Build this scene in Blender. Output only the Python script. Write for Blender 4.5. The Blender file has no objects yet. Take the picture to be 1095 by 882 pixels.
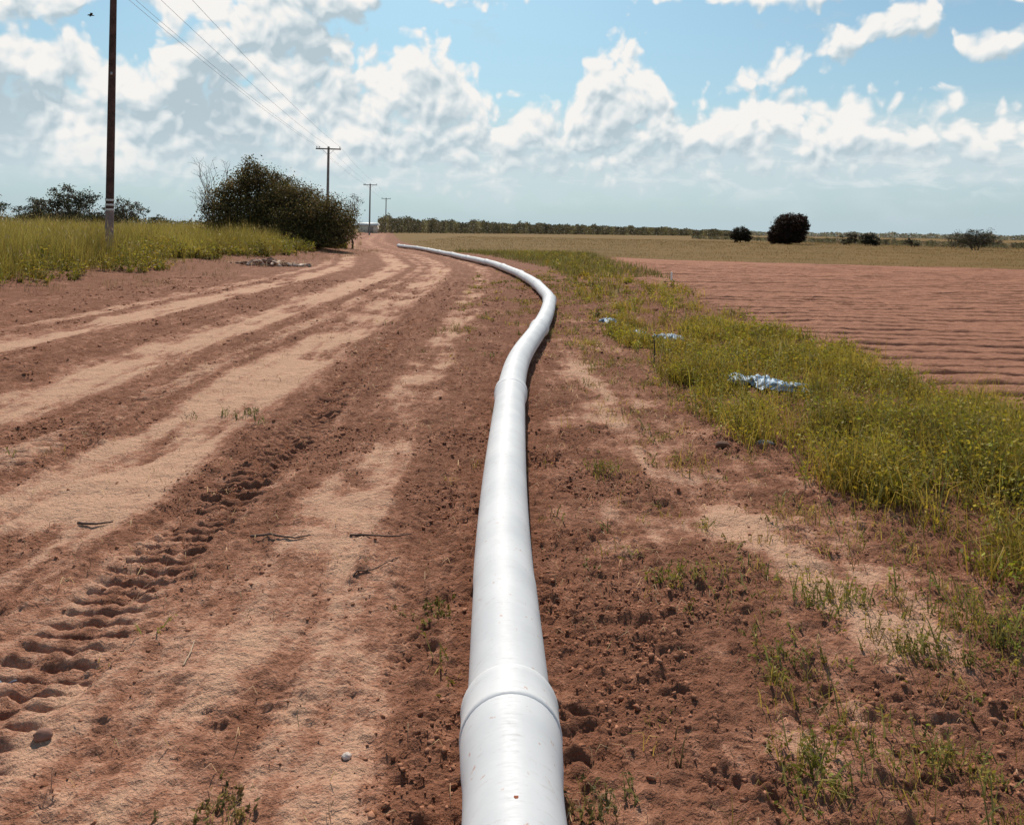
import bpy, math, random
import numpy as np
from mathutils import Matrix, Vector
random.seed(7); RNG = np.random.default_rng(11)
D = bpy.data; S = bpy.context.scene; COL = S.collection
R = math.radians
# ------------------------------------------------------------------ camera
EYE = 1.7; F = 850.0; ROLL = 0.018
cam = D.cameras.new('camera'); camo = D.objects.new('camera', cam); COL.objects.link(camo)
cam.sensor_width = 36; cam.lens = 36*F/1095; cam.clip_start = .05; cam.clip_end = 20000
cam.shift_y = -195/1095
camo.matrix_world = Matrix.Translation((0, 0, EYE)) @ Matrix.Rotation(R(90), 4, 'X') @ Matrix.Rotation(ROLL, 4, 'Z')
S.camera = camo
def unroll(u, v):
    x, y = u-547.5, v-246.0; c, s = math.cos(ROLL), math.sin(ROLL)
    return x*c + y*s, -x*s + y*c
def gp(u, v, z=0.0):                      # point of height z seen at photo pixel (u, v)
    x, y = unroll(u, v); Y = F*(EYE-z)/y
    return x*Y/F, Y
def at(u, Y, v=246):                      # lateral position at distance Y
    return unroll(u, v)[0]*Y/F
# ------------------------------------------------------------------ exposure
S.view_settings.view_transform = 'Standard'; S.view_settings.look = 'None'
S.view_settings.exposure = 0.08; S.view_settings.gamma = 1; S.view_settings.use_curve_mapping = False
# ------------------------------------------------------------------ sun
SUN_AZ, SUN_EL = R(-7), R(44)            # azimuth from +Y towards +X
sd = Vector((math.sin(SUN_AZ)*math.cos(SUN_EL), math.cos(SUN_AZ)*math.cos(SUN_EL), math.sin(SUN_EL)))
sl = D.lights.new('sun', 'SUN'); sl.energy = 4.6; sl.angle = R(1.2); sl.color = (1, .90, .78)
so = D.objects.new('sun', sl); COL.objects.link(so); so.rotation_euler = sd.to_track_quat('Z', 'Y').to_euler(); so.location = (0, 0, 60)
# ------------------------------------------------------------------ world: sky and clouds
W = D.worlds.new('World'); S.world = W; W.use_nodes = True
nt = W.node_tree; nt.nodes.clear()
class NB:                                  # tiny node builder
    def __init__(s, tree): s.t = tree
    def n(s, typ, **kw):
        nd = s.t.nodes.new(typ)
        for k, v in kw.items(): setattr(nd, k, v)
        return nd
    def put(s, nd, i, v):
        if isinstance(v, bpy.types.NodeSocket): s.t.links.new(v, nd.inputs[i])
        elif v is not None: nd.inputs[i].default_value = v
    def m(s, op, a, b=None, c=None, clamp=False):
        nd = s.n('ShaderNodeMath', operation=op, use_clamp=clamp)
        s.put(nd, 0, a); s.put(nd, 1, b); s.put(nd, 2, c); return nd.outputs[0]
    def v(s, op, a, b=None, c=None, out=0):
        nd = s.n('ShaderNodeVectorMath', operation=op)
        s.put(nd, 0, a); s.put(nd, 1, b); s.put(nd, 2, c); return nd.outputs[out]
    def noise(s, vec, scale, detail=4, rough=.55, dist=0.0, color=False, dim='3D'):
        nd = s.n('ShaderNodeTexNoise', noise_dimensions=dim)
        if vec is not None: s.put(nd, 'Vector', vec)
        s.put(nd, 'Scale', scale); s.put(nd, 'Detail', detail); s.put(nd, 'Roughness', rough); s.put(nd, 'Distortion', dist)
        return nd.outputs['Color' if color else 'Fac']
    def ss(s, x, a, b, lo=0.0, hi=1.0, kind='SMOOTHSTEP'):
        nd = s.n('ShaderNodeMapRange', interpolation_type=kind)
        s.put(nd, 0, x); s.put(nd, 1, a); s.put(nd, 2, b); s.put(nd, 3, lo); s.put(nd, 4, hi); return nd.outputs[0]
    def mix(s, f, a, b, blend='MIX'):
        nd = s.n('ShaderNodeMix', data_type='RGBA', blend_type=blend)
        s.put(nd, 0, f)
        s.put(nd, 6, a if isinstance(a, bpy.types.NodeSocket) else (*a, 1)); s.put(nd, 7, b if isinstance(b, bpy.types.NodeSocket) else (*b, 1))
        return nd.outputs[2]
def azel(u, v):
    x, y = unroll(u, v); X, Z = x/F, -y/F
    return math.atan2(X, 1), math.atan2(Z, math.hypot(X, 1))
# cloud layers, each a top line and a base line of (column, row) knots measured on the photo
LAYERS = [
 ([(-700,60),(-300,30),(-60,10),(0,16),(25,30),(60,12),(95,26),(112,48),(132,54),(152,40),(180,8),(215,-4),(250,-20),(290,-40),(330,-14),(360,22),(385,34),(415,52),(440,30),(462,22),(482,34),(496,62),(515,82),(540,104),(562,98),(590,104),(612,88),(626,52),(642,38),(662,31),(690,38),(708,52),(714,92),(730,106),(752,100),(778,88),(800,78),(822,66),(850,76),(868,98),(885,92),(915,90),(940,102),(962,114),(985,106),(1002,94),(1016,94),(1026,108),(1050,116),(1075,108),(1100,120),(1200,100),(1500,70),(1900,60)],
  [(-700,225),(100,222),(400,215),(700,205),(1000,202),(1500,210),(1900,220)], 34, 50),
 ([(700,150),(760,108),(800,74),(840,50),(870,38),(900,16),(930,4),(955,-8),(985,-18),(1010,-6),(1024,20),(1036,30),(1055,24),(1090,22),(1140,10),(1500,-40)],
  [(700,152),(760,130),(820,102),(860,82),(900,70),(940,66),(985,58),(1015,40),(1024,34),(1034,66),(1070,72),(1120,70),(1500,40)], 24, 22),
 ([(-700,-200),(-60,-60),(60,-50),(150,-40),(200,-50),(290,-60),(420,-40),(470,-14),(560,-16),(620,-14),(900,-30),(1100,-16),(1500,-200)],
  [(-700,-20),(-60,40),(60,44),(100,12),(130,0),(160,6),(200,34),(290,44),(360,32),(400,14),(430,-10),(460,2),(510,10),(560,0),(600,-6),(680,6),(780,13),(880,10),(930,4),(1000,0),(1100,6),(1500,-20)], 30, 16),
]
A_MIN, A_MAX, E_MAX = -1.1, 1.1, .65
g = D.node_groups.new('cloud_field', 'ShaderNodeTree')
g.interface.new_socket('P', in_out='INPUT', socket_type='NodeSocketVector')
g.interface.new_socket('Coarse', in_out='OUTPUT', socket_type='NodeSocketFloat')
g.interface.new_socket('Full', in_out='OUTPUT', socket_type='NodeSocketFloat')
g.interface.new_socket('Relief', in_out='OUTPUT', socket_type='NodeSocketFloat')
b = NB(g); gi = b.n('NodeGroupInput'); go_ = b.n('NodeGroupOutput')
P0 = gi.outputs[0]
w1 = b.v('SUBTRACT', b.noise(P0, 15, 2, .5, color=True, dim='2D'), (.5, .5, .5))
P = b.v('MULTIPLY_ADD', w1, (.045, .030, 0), P0)
sp_ = b.n('ShaderNodeSeparateXYZ'); g.links.new(P, sp_.inputs[0]); AZ, EL = sp_.outputs[0], sp_.outputs[1]
U = b.m('MULTIPLY_ADD', AZ, 1/(A_MAX-A_MIN), -A_MIN/(A_MAX-A_MIN), clamp=True)
def curve(knots):
    nd = b.n('ShaderNodeFloatCurve'); cv = nd.mapping.curves[0]
    pts = []
    for u, v in knots:
        a, e = azel(u, v); pts.append(((a-A_MIN)/(A_MAX-A_MIN), (e+.1)/(E_MAX+.1)))
    pts = [p for p in pts if 0 < p[0] < 1]
    cv.points[0].location = (0, pts[0][1]); cv.points[1].location = (1, pts[-1][1])
    for p in pts: cv.points.new(*p)
    nd.mapping.clip_min_y = 0; nd.mapping.clip_max_y = 1; nd.mapping.update(); b.put(nd, 'Value', U)
    return b.m('MULTIPLY_ADD', nd.outputs[0], E_MAX+.1, -.1)
acc = None
for top, base, st_, sb_ in LAYERS:
    l = b.m('MINIMUM', b.m('MULTIPLY', b.m('SUBTRACT', curve(top), EL), F/st_), b.m('MULTIPLY', b.m('SUBTRACT', EL, curve(base)), F/sb_))
    acc = l if acc is None else b.m('MAXIMUM', acc, l)
coarse = b.m('MAXIMUM', b.m('MINIMUM', acc, 1.15), -1.5)
vo = b.n('ShaderNodeTexVoronoi', feature='SMOOTH_F1', voronoi_dimensions='2D'); b.put(vo, 'Vector', b.v('MULTIPLY_ADD', w1, (.03, .03, .0), P0)); b.put(vo, 'Scale', 30.0)
b.put(vo, 'Detail', 1.6); b.put(vo, 'Roughness', .55); b.put(vo, 'Smoothness', .5); b.put(vo, 'Lacunarity', 2.2)
bil = b.m('MULTIPLY', b.m('SUBTRACT', .45, vo.outputs['Distance']), 1.35)
fn = b.m('MULTIPLY', b.m('SUBTRACT', b.noise(P0, 24, 4.5, .55, dim='2D'), .5), 1.0)
full = b.m('ADD', b.m('ADD', coarse, bil), fn)
g.links.new(coarse, go_.inputs[0]); g.links.new(full, go_.inputs[1])
fl_ = b.m('MULTIPLY', b.m('SUBTRACT', b.noise(P0, 24, 2.5, .5, dim='2D'), .5), .9)
g.links.new(b.m('ADD', b.m('ADD', coarse, b.m('MULTIPLY', bil, 1.0)), fl_), go_.inputs[2])
b = NB(nt)
tc = b.n('ShaderNodeTexCoord'); sx = b.n('ShaderNodeSeparateXYZ'); nt.links.new(tc.outputs['Generated'], sx.inputs[0])
x, y, z = sx.outputs
az = b.m('ARCTAN2', x, y); el = b.m('ARCTAN2', z, b.m('SQRT', b.m('ADD', b.m('MULTIPLY', x, x), b.m('MULTIPLY', y, y))))
cx = b.n('ShaderNodeCombineXYZ'); nt.links.new(az, cx.inputs[0]); nt.links.new(el, cx.inputs[1]); PP = cx.outputs[0]
def fld(off):
    nd = b.n('ShaderNodeGroup'); nd.node_tree = g
    nt.links.new(b.v('ADD', PP, off) if off else PP, nd.inputs[0]); return nd.outputs
A = fld(None); B1 = fld((-.004, .010, 0)); B2 = fld((-.01, .030, 0))
mask = b.ss(A[1], -.25, .50)
n_big = b.noise(b.v('MULTIPLY', PP, (1, 1.5, 1)), 7.5, 3, .55, dim='2D')
lit = b.ss(b.m('SUBTRACT', A[2], B1[2]), -.75, .80, kind='LINEAR')
lit2 = b.ss(b.m('SUBTRACT', A[0], B2[0]), -.2, 1.0)
left = b.ss(az, -.10, -.42)                 # the heavier, greyer mass on the left
shade = b.m('ADD', b.m('MULTIPLY', lit, .95), b.m('MULTIPLY', lit2, .50))
shade = b.m('ADD', shade, b.m('MULTIPLY', b.m('SUBTRACT', n_big, .5), b.m('MULTIPLY_ADD', left, 2.6, .9)))
shade = b.m('ADD', shade, b.m('MULTIPLY', left, -.02), clamp=True)
cr = b.n('ShaderNodeValToRGB'); nt.links.new(shade, cr.inputs[0])
cr.color_ramp.elements[0].position = .12; cr.color_ramp.elements[0].color = (.45, .545, .60, 1)
cr.color_ramp.elements[1].position = .92; cr.color_ramp.elements[1].color = (.88, .86, .83, 1)
e_ = cr.color_ramp.elements.new(.45); e_.color = (.62, .69, .72, 1)
e_ = cr.color_ramp.elements.new(.68); e_.color = (.755, .785, .79, 1)
sky = b.n('ShaderNodeTexSky', sky_type='NISHITA', sun_disc=False, sun_elevation=SUN_EL, sun_rotation=SUN_AZ)
sky.air_density = 1.0; sky.dust_density = 1.2; sky.ozone_density = 1.0
skyc = b.v('MULTIPLY', sky.outputs[0], (.057, .086, .093))
# thin veil and the pale low air
veil = b.m('MULTIPLY', b.ss(b.noise(b.v('MULTIPLY', PP, (1, 2.6, 1)), 7, 4, .6, dim='2D'), .42, .75), .45)
low = b.m('POWER', 2.718, b.m('MULTIPLY', b.m('MAXIMUM', el, 0.0), -5.0))
c0 = b.mix(b.m('MAXIMUM', veil, b.m('MULTIPLY', low, .96)), skyc, (.46, .575, .63))
# soft strato bands under the towers
sb = b.ss(b.noise(b.v('MULTIPLY', PP, (1, 3.2, 1)), 16, 5, .6, .4, dim='2D'), .45, .72)
band = b.m('MULTIPLY', b.m('MULTIPLY', sb, b.ss(el, .03, .07)), b.ss(el, .16, .11))
under = b.m('MULTIPLY', b.ss(b.m('ADD', el, b.m('MULTIPLY', b.m('SUBTRACT', n_big, .5), .10)), .015, .07), b.ss(el, .17, .09))
c0 = b.mix(b.m('MULTIPLY', under, .75), c0, (.57, .66, .70))
c0 = b.mix(b.m('MULTIPLY', band, .75), c0, (.72, .77, .785))
fade = b.ss(b.m('ADD', el, b.m('MULTIPLY', b.m('SUBTRACT', n_big, .5), .09)), .025, .12, .05, 1.0)
c1 = b.mix(b.m('MULTIPLY', mask, fade), c0, cr.outputs[0])
bg = b.n('ShaderNodeBackground'); nt.links.new(c1, bg.inputs[0]); bg.inputs[1].default_value = 1.0
wo = b.n('ShaderNodeOutputWorld'); nt.links.new(bg.outputs[0], wo.inputs[0])
W.cycles.sampling_method = 'MANUAL'; W.cycles.sample_map_resolution = 256
# ------------------------------------------------------------------ helpers
def tag(o, label=None, cat=None, group=None, kind=None):
    if label: o['label'] = label
    if cat: o['category'] = cat
    if group: o['group'] = group
    if kind: o['kind'] = kind
    return o
def empty(name, loc=(0, 0, 0), rz=0):
    o = D.objects.new(name, None); o.location = loc; o.rotation_euler = (0, 0, rz); o.empty_display_size = .2; COL.objects.link(o); return o
def mesh(name, V, Fc, mat, parent=None, col=None, smooth=True):
    """V (n,3) array; Fc (m,k) int array with k = 3 or 4"""
    V = np.asarray(V, np.float32); Fc = np.asarray(Fc, np.int32)
    me = D.meshes.new(name); me.vertices.add(len(V)); me.vertices.foreach_set('co', V.ravel())
    k = Fc.shape[1]; me.loops.add(Fc.size); me.loops.foreach_set('vertex_index', Fc.ravel())
    me.polygons.add(len(Fc)); me.polygons.foreach_set('loop_start', np.arange(0, Fc.size, k, dtype=np.int32))
    if smooth: me.polygons.foreach_set('use_smooth', np.ones(len(Fc), bool))
    me.update(calc_edges=True)
    if col is not None:
        at_ = me.color_attributes.new('Col', 'FLOAT_COLOR', 'POINT')
        c = np.ones((len(V), 4), np.float32); c[:, :col.shape[1]] = col; at_.data.foreach_set('color', c.ravel())
    me.materials.append(mat)
    o = D.objects.new(name, me); COL.objects.link(o)
    if parent: o.parent = parent
    return o
class MB:
    def __init__(s): s.V = []; s.T = []; s.C = []; s.n = 0
    def add(s, V, T, C=None):
        V = np.asarray(V, float).reshape(-1, 3); s.V.append(V); s.T.append(np.asarray(T, int)+s.n); s.n += len(V)
        s.C.append(np.ones((len(V), 3)) if C is None else np.broadcast_to(C, (len(V), 3)))
    def quads(s, V, Q, C=None):
        Q = np.asarray(Q, int); s.add(V, np.concatenate([Q[:, [0, 1, 2]], Q[:, [0, 2, 3]]]), C)
    def tube(s, P, r, seg=8, cap=True, C=None):
        P = np.asarray(P, float); n = len(P); r = np.broadcast_to(r, (n,)).astype(float)
        T = np.gradient(P, axis=0); T /= np.linalg.norm(T, axis=1)[:, None]+1e-9
        up = np.where(np.abs(T[:, 2:3]) > .9, np.array([[1, 0, 0]]), np.array([[0, 0, 1.]]))
        A_ = np.cross(T, up); A_ /= np.linalg.norm(A_, axis=1)[:, None]+1e-9; B_ = np.cross(A_, T)
        th = np.linspace(0, 2*math.pi, seg, endpoint=False)
        V = P[:, None]+r[:, None, None]*(np.cos(th)[None, :, None]*A_[:, None]+np.sin(th)[None, :, None]*B_[:, None])
        i = np.arange(n-1)[:, None]*seg; j = np.arange(seg)[None]; k = (j+1) % seg
        Q = np.stack([i+j, i+k, i+seg+k, i+seg+j], -1).reshape(-1, 4)
        s.quads(V.reshape(-1, 3), Q, C)
        if cap:
            for e, ctr in ((0, P[0]), (n-1, P[-1])):
                ring = V[e]; s.add(np.vstack([ring, ctr]), [[a, (a+1) % seg, seg] for a in range(seg)], C)
    def box(s, c, d, rz=0, C=None):
        x, y, z = [v/2 for v in d]
        V = np.array([[i*x, j*y, k*z] for k in (-1, 1) for i, j in ((-1, -1), (1, -1), (1, 1), (-1, 1))])
        cr_, sr = math.cos(rz), math.sin(rz); V = V @ np.array([[cr_, sr, 0], [-sr, cr_, 0], [0, 0, 1]]) + np.array(c)
        s.quads(V, [[3, 2, 1, 0], [4, 5, 6, 7], [0, 1, 5, 4], [1, 2, 6, 5], [2, 3, 7, 6], [3, 0, 4, 7]], C)
    def build(s, name, mat, parent=None, smooth=True):
        return mesh(name, np.concatenate(s.V), np.concatenate(s.T), mat, parent, np.concatenate(s.C), smooth)
# numpy gradient noise
PERM = RNG.permutation(256); ANG = RNG.random(256)*2*math.pi; GX, GY = np.cos(ANG), np.sin(ANG)
def perlin(x, y):
    xi = np.floor(x).astype(np.int64); yi = np.floor(y).astype(np.int64); xf, yf = x-xi, y-yi
    u = xf*xf*xf*(xf*(xf*6-15)+10); v = yf*yf*yf*(yf*(yf*6-15)+10)
    def gr(ix, iy, fx, fy):
        h = PERM[(PERM[ix & 255]+iy) & 255]; return GX[h]*fx+GY[h]*fy
    a = gr(xi, yi, xf, yf); b_ = gr(xi+1, yi, xf-1, yf); c = gr(xi, yi+1, xf, yf-1); d = gr(xi+1, yi+1, xf-1, yf-1)
    return (a*(1-u)+b_*u)*(1-v)+(c*(1-u)+d*u)*v*1.0
def fbm(x, y, o=4, g_=.5):
    r = 0; a = 1.0
    for i in range(o): r = r+a*perlin(x*2**i+17.3*i, y*2**i-9.1*i); a *= g_
    return r
def sst(x, a, b_): t = np.clip((x-a)/(b_-a), 0, 1); return t*t*(3-2*t)
# ------------------------------------------------------------------ materials
def newmat(name):
    m = D.materials.new(name); m.use_nodes = True; m.node_tree.nodes.clear(); b = NB(m.node_tree)
    bs = b.n('ShaderNodeBsdfPrincipled'); o = b.n('ShaderNodeOutputMaterial'); m.node_tree.links.new(bs.outputs[0], o.inputs[0])
    return m, b, bs, o
def bump(b, bs, h, dist, strength=1.0, prev=None):
    n = b.n('ShaderNodeBump'); b.put(n, 'Height', h); b.put(n, 'Distance', dist); b.put(n, 'Strength', strength)
    if prev is not None: b.put(n, 'Normal', prev)
    b.put(bs, 'Normal', n.outputs[0]); return n.outputs[0]
def plain(name, col, rough=.7, var=.25, scale=8, metal=0, spec=.3, bmp=.0):
    m, b, bs, o = newmat(name); tc = b.n('ShaderNodeTexCoord')
    n = b.noise(tc.outputs['Object'], scale, 5, .6)
    c = b.mix(b.ss(n, .3, .7), tuple(v*(1-var) for v in col), tuple(min(1, v*(1+var)) for v in col))
    b.put(bs, 'Base Color', c); b.put(bs, 'Roughness', rough); b.put(bs, 'Metallic', metal); b.put(bs, 'Specular IOR Level', spec)
    if bmp: bump(b, bs, n, bmp)
    return m
def leafmat(name, gain=1.0, trans=.35):
    m, b, bs, o = newmat(name); at_ = b.n('ShaderNodeVertexColor', layer_name='Col')
    c = at_.outputs[0]
    if gain != 1: c = b.mix(1.0, c, (gain,)*3, 'MULTIPLY')
    b.put(bs, 'Base Color', c); b.put(bs, 'Roughness', .65); b.put(bs, 'Specular IOR Level', .25)
    t = b.n('ShaderNodeBsdfTranslucent'); b.put(t, 'Color', c); mx = b.n('ShaderNodeMixShader'); b.put(mx, 0, trans)
    m.node_tree.links.new(bs.outputs[0], mx.inputs[1]); m.node_tree.links.new(t.outputs[0], mx.inputs[2]); m.node_tree.links.new(mx.outputs[0], o.inputs[0])
    return m
M_leaf = leafmat('leaf'); M_grass = leafmat('grass_blade', 1.0, .4)
M_bark = plain('bark', (.10, .075, .055), .9, .4, 3)
def soil_material():
    m, b, bs, o = newmat('soil'); tc = b.n('ShaderNodeTexCoord'); P = tc.outputs['Object']
    at_ = b.n('ShaderNodeVertexColor', layer_name='Col'); sp = b.n('ShaderNodeSeparateColor'); m.node_tree.links.new(at_.outputs[0], sp.inputs[0])
    pale, green, fieldm = sp.outputs
    n1 = b.noise(P, 1.3, 6, .6); n2 = b.noise(P, 9, 6, .65); n3 = b.noise(P, 70, 4, .6); n4 = b.noise(P, 260, 2, .6)
    n5 = b.noise(b.v('MULTIPLY', P, (5.5, .8, 1)), 1.0, 6, .65)
    k = b.m('ADD', pale, b.m('MULTIPLY', b.m('SUBTRACT', n2, .5), 1.5)); k = b.m('ADD', k, b.m('MULTIPLY', b.m('SUBTRACT', n5, .5), 1.7)); k = b.m('ADD', k, b.m('MULTIPLY', b.m('SUBTRACT', n1, .5), .7))
    k = b.m('ADD', k, b.m('MULTIPLY', b.m('SUBTRACT', n3, .5), .8))
    k = b.ss(k, .0, 1.0)
    r = b.n('ShaderNodeValToRGB'); m.node_tree.links.new(k, r.inputs[0])
    E = r.color_ramp.elements; E[0].position = 0; E[0].color = (.235, .102, .060, 1); E[1].position = 1; E[1].color = (.59, .355, .235, 1)
    e = E.new(.4); e.color = (.385, .186, .117, 1); e = E.new(.7); e.color = (.50, .278, .185, 1)
    c = r.outputs[0]
    c = b.mix(fieldm, c, b.mix(b.ss(n2, .25, .75), (.29, .128, .077), (.46, .222, .140)))
    c = b.mix(b.m('MULTIPLY', b.ss(n4, .35, .75), .45), c, b.mix(1.0, c, (.55, .5, .48), 'MULTIPLY'))
    gg = b.mix(b.ss(b.noise(b.v('MULTIPLY', P, (.35, 1.2, 1)), .5, 7, .7), .3, .7), (.120, .074, .018), (.22, .125, .038))
    gk = b.ss(b.m('ADD', green, b.m('MULTIPLY', b.m('SUBTRACT', n2, .5), .8)), .25, .75)
    c = b.mix(gk, c, gg)
    b.put(bs, 'Base Color', c); b.put(bs, 'Roughness', .95); b.put(bs, 'Specular IOR Level', .12)
    hh = b.m('ADD', b.m('MULTIPLY', n3, .6), b.m('MULTIPLY', b.noise(P, 26, 5, .65), 1.3))
    p = bump(b, bs, hh, .028, .9)
    return m
M_soil = soil_material()
# ------------------------------------------------------------------ ground
def road_c(Y): return np.interp(Y, [-50, 28, 36, 52, 66, 100, 160, 300, 600], [0, 0, -.4, -3.6, -8.4, -15.5, -25, -47, -85])
def left_edge(Y): return np.interp(Y, [0, 38, 56, 66, 100, 160, 300, 600], [-13.7, -13.4, -12.5, -16, -23, -32, -56, -95])
FIELD_X = lambda Y: 4.75+.25*np.sin(Y*.35)+.2*np.sin(Y*.13+1)
def surf(X, Y):
    """height and masks of the ground at X, Y (arrays)"""
    xr = X-road_c(Y); wob = .12*perlin(X*0+3.1, Y*.22)+.05*perlin(X*0+9.7, Y*.9)
    xt = xr+wob; xl = X-left_edge(Y)-13.5
    far = sst(Y, 30, 90)
    on_road = sst(xl, -12, -9.5)*(1-sst(xr, -.5, .1))
    big = fbm(X*.5, Y*.5, 3); med = fbm(X*1.7+5, Y*1.3, 3); st = fbm(X*3.2, Y*.55+40, 3)
    def tr(c, w, k=1.0): return k*np.exp(-((xt-c)/w)**4)
    pale = np.maximum.reduce([tr(-7.05, .42, 1.0), tr(-4.7, .48, 1.0), tr(-2.75, .50, 1.08)*np.clip(1+.8*fbm(xt*3.5, Y*.3+20, 2), .5, 1.15)*(1-.35*sst(Y, 9, 16)), tr(-1.0, .30, .55)*np.clip(.7+1.6*med, 0, 1.2), tr(-3.6, .2, .45), tr(-8.0, .25, .5)])
    pth = np.interp(Y, [1.5, 2.9, 4.1, 7.1, 10, 16], [2.3, 1.95, 1.5, .95, .9, 1.0])
    pale = np.maximum(pale, .72*np.exp(-((X-pth+.25*med)/.20)**2)*sst(Y, 2.4, 3.6)*(1-sst(Y, 10, 14)))
    pale = np.maximum(pale, .50*(1-sst(Y, 3.2, 5.0))*sst(X, -4, -1.4)*(1-sst(X, -.5, -.3)))
    pale = pale*np.clip(.80+1.1*big+.9*st+.3*med, .15, 1.15)
    pale = pale+np.clip(.10+.9*fbm(X*.9+60, Y*1.6, 3), 0, .6)*sst(X, .1, .4)*(1-sst(Y, 12, 20))
    pale = np.clip(pale*(1-.55*sst(Y, 35, 60))+.12*on_road+.12*far*on_road, 0, 1.2)
    field = sst(X-FIELD_X(Y), -.25, .5)
    fedge = np.interp(X, [4, 12, 40, 60], [56, 50, 42, 40])
    fedge = fedge+1.5*perlin(X*.25, X*0)+.8*perlin(X*.9, Y*.3)
    bare = field*(1-sst(Y, fedge-1.5, fedge+1))
    # green cover
    strip = sst(X, 1.35, 2.0)*(1-field)*sst(Y+1.8*(X-1.6), 5.2, 8.5)
    lft = 1-sst(xl+.8*perlin(X*0, Y*.3), -14.0, -13.0)
    beyond = sst(Y, fedge-1, fedge+2)*sst(xr, .8, 2.5)
    green = np.maximum.reduce([strip*.22, lft, beyond*1.0])
    pale = pale*(1-strip*.8)
    loose = np.clip(1-1.15*pale, .06, 1)
    # heights
    near = 1-sst(np.hypot(X*.6, Y), 16, 45)
    h = .03*big+.02*far*0
    h = h-.045*np.maximum.reduce([tr(-7.05, .4), tr(-4.7, .45), tr(-2.7, .5)])*(1-field)*near
    h = h+.028*st*on_road*near*(.3+loose)+.022*fbm(xt*8, Y*.45+70, 2)*on_road*near*(.25+loose)
    bil = np.abs(perlin(X*4.6, Y*8.0)); bil2 = np.abs(perlin(X*12+7, Y*17)); bil3 = np.abs(perlin(X*31+3, Y*31))
    cl = fbm(X*2.6+30, Y*2.6, 2)
    rough = loose*(.55+.9*np.clip(cl+.2, 0, 1))
    h = h+near*(1-bare)*rough*(.060*(bil-.25)+.055*(bil2-.25)+.034*(bil3-.2)+.05*med)
    h = h+near*(1-bare)*(.008*(bil3)+.012*bil2+.020*perlin(X*2.2, Y*4.0)+.012*perlin(X*5, Y*9))
    # tyre lugs
    def lug(c, w, sp, k, ph=0.0):
        out = 0
        for q, off in enumerate((-.115, .0, .115)):
            yy = (Y+ph+sp*.5*q+.35*off+.03*perlin(X*0+q, Y*3))/sp; f = yy-np.floor(yy)-.5
            a = np.exp(-((xt-c-off-.02*np.sin(yy*2.3))/.062)**2)*np.exp(-(f/.135)**2); out = np.maximum(out, a)
        mod = np.clip(.95+1.3*perlin(X*2.2+c, Y*1.6), .35, 1.3)
        return k*out*mod
    lg = lug(-1.78, .3, .105, .060)*(1+.35*sst(Y, 3.5, 6))*(1-sst(Y, 12, 18)) + lug(-3.62, .3, .15, .035, .04)*(1-sst(Y, 14, 22)) + lug(-5.75, .3, .16, .03, .04)*(1-sst(Y, 16, 26))
    h = h-lg+.02*np.exp(-((np.abs(xt+1.82)-.30)/.06)**2)*near*np.clip(.5+2*med, 0, 1)
    h = h-.025*np.exp(-((xt+1.82)/.28)**4)*near
    # berm by the left verge, furrows in the field
    h = h+.34*(1-sst(xl, -14.5, -10.5))+.25*(1-sst(xl, -24, -14))
    h = h+.05*np.exp(-((xr+9.2)/.5)**2)*near
    fy = Y+.035*X+.10*perlin(X*.10, Y*.4)
    ff = fy/.66; ff = ff-np.floor(ff)-.5; fu = 1-np.exp(-(ff/.11)**2)*1.3
    h = h+bare*(.17*(fu-.8)*np.clip(.7+1.3*perlin(X*.25, Y*.8)+.5*perlin(X*1.3, Y*2), .08, 1.3)*(1-sst(Y, 40, 60)*.5) + .03*fbm(X*3, Y*5, 3)+.012*(bil2))
    h = h-.03
    col = np.stack([np.clip(pale, 0, 1), np.clip(green, 0, 1), np.clip(bare, 0, 1)], -1)
    reg = np.where(field > .5, np.where(bare > .5, 2, 3), np.where((xl > -12.6+.5*perlin(X*0+4, Y*.5)) & (xr < -.35) & (Y > -30), 1, 0))
    return h, col, reg
def axis_y():
    ys = [1.1]
    while ys[-1] < 4000:
        y = ys[-1]; ys.append(y+(.0115 if y < 3 else (.0038*y if y < 40 else .02*(y-40)+.15)))
    neg = [1.1]
    while neg[-1] > -400: neg.append(neg[-1]-(.03+.08*abs(neg[-1]-1.1)))
    return np.array(neg[:0:-1]+ys)
def axis_x():
    xs = [0.0]
    while xs[-1] < 4000:
        x_ = xs[-1]; xs.append(x_+(.014 if x_ < 3.0 else .014+.013*(x_-3.0)))
    xs = np.array(xs); return np.concatenate([-xs[:0:-1], xs])
AX, AY = axis_x(), axis_y(); nx, ny = len(AX), len(AY)
GXX, GYY = np.meshgrid(AX, AY)
GH, GC, GR = surf(GXX, GYY)
V = np.stack([GXX, GYY, GH], -1).reshape(-1, 3).astype(np.float32); C = GC.reshape(-1, 3)
i0 = (np.arange(ny-1)[:, None]*nx+np.arange(nx-1)[None]).ravel()
Q = np.stack([i0, i0+1, i0+nx+1, i0+nx], -1); rg = GR.reshape(-1)[Q[:, 0]]
for r_, nm, lb in ((0, 'ground', 'reddish brown loose soil and weedy ground on both sides of the white pipe'), (1, 'dirt_road', 'rutted reddish dirt road with pale wheel tracks left of the pipe'),
                   (2, 'ploughed_field', 'bare reddish ploughed field with furrows at the right'), (3, 'crop_field', 'low olive brown cover beyond the bare field')):
    q = Q[rg == r_]; used = np.unique(q); mp = np.zeros(len(V), np.int32); mp[used] = np.arange(len(used))
    o = mesh(nm, V[used], mp[q], M_soil, None, C[used]); tag(o, lb, None, None, 'structure')
def ghat(x, y):
    x = np.atleast_1d(np.asarray(x, float)); y = np.atleast_1d(np.asarray(y, float)); return surf(x, y)[0]
def gz(x, y): return float(ghat(x, y)[0])
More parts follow.
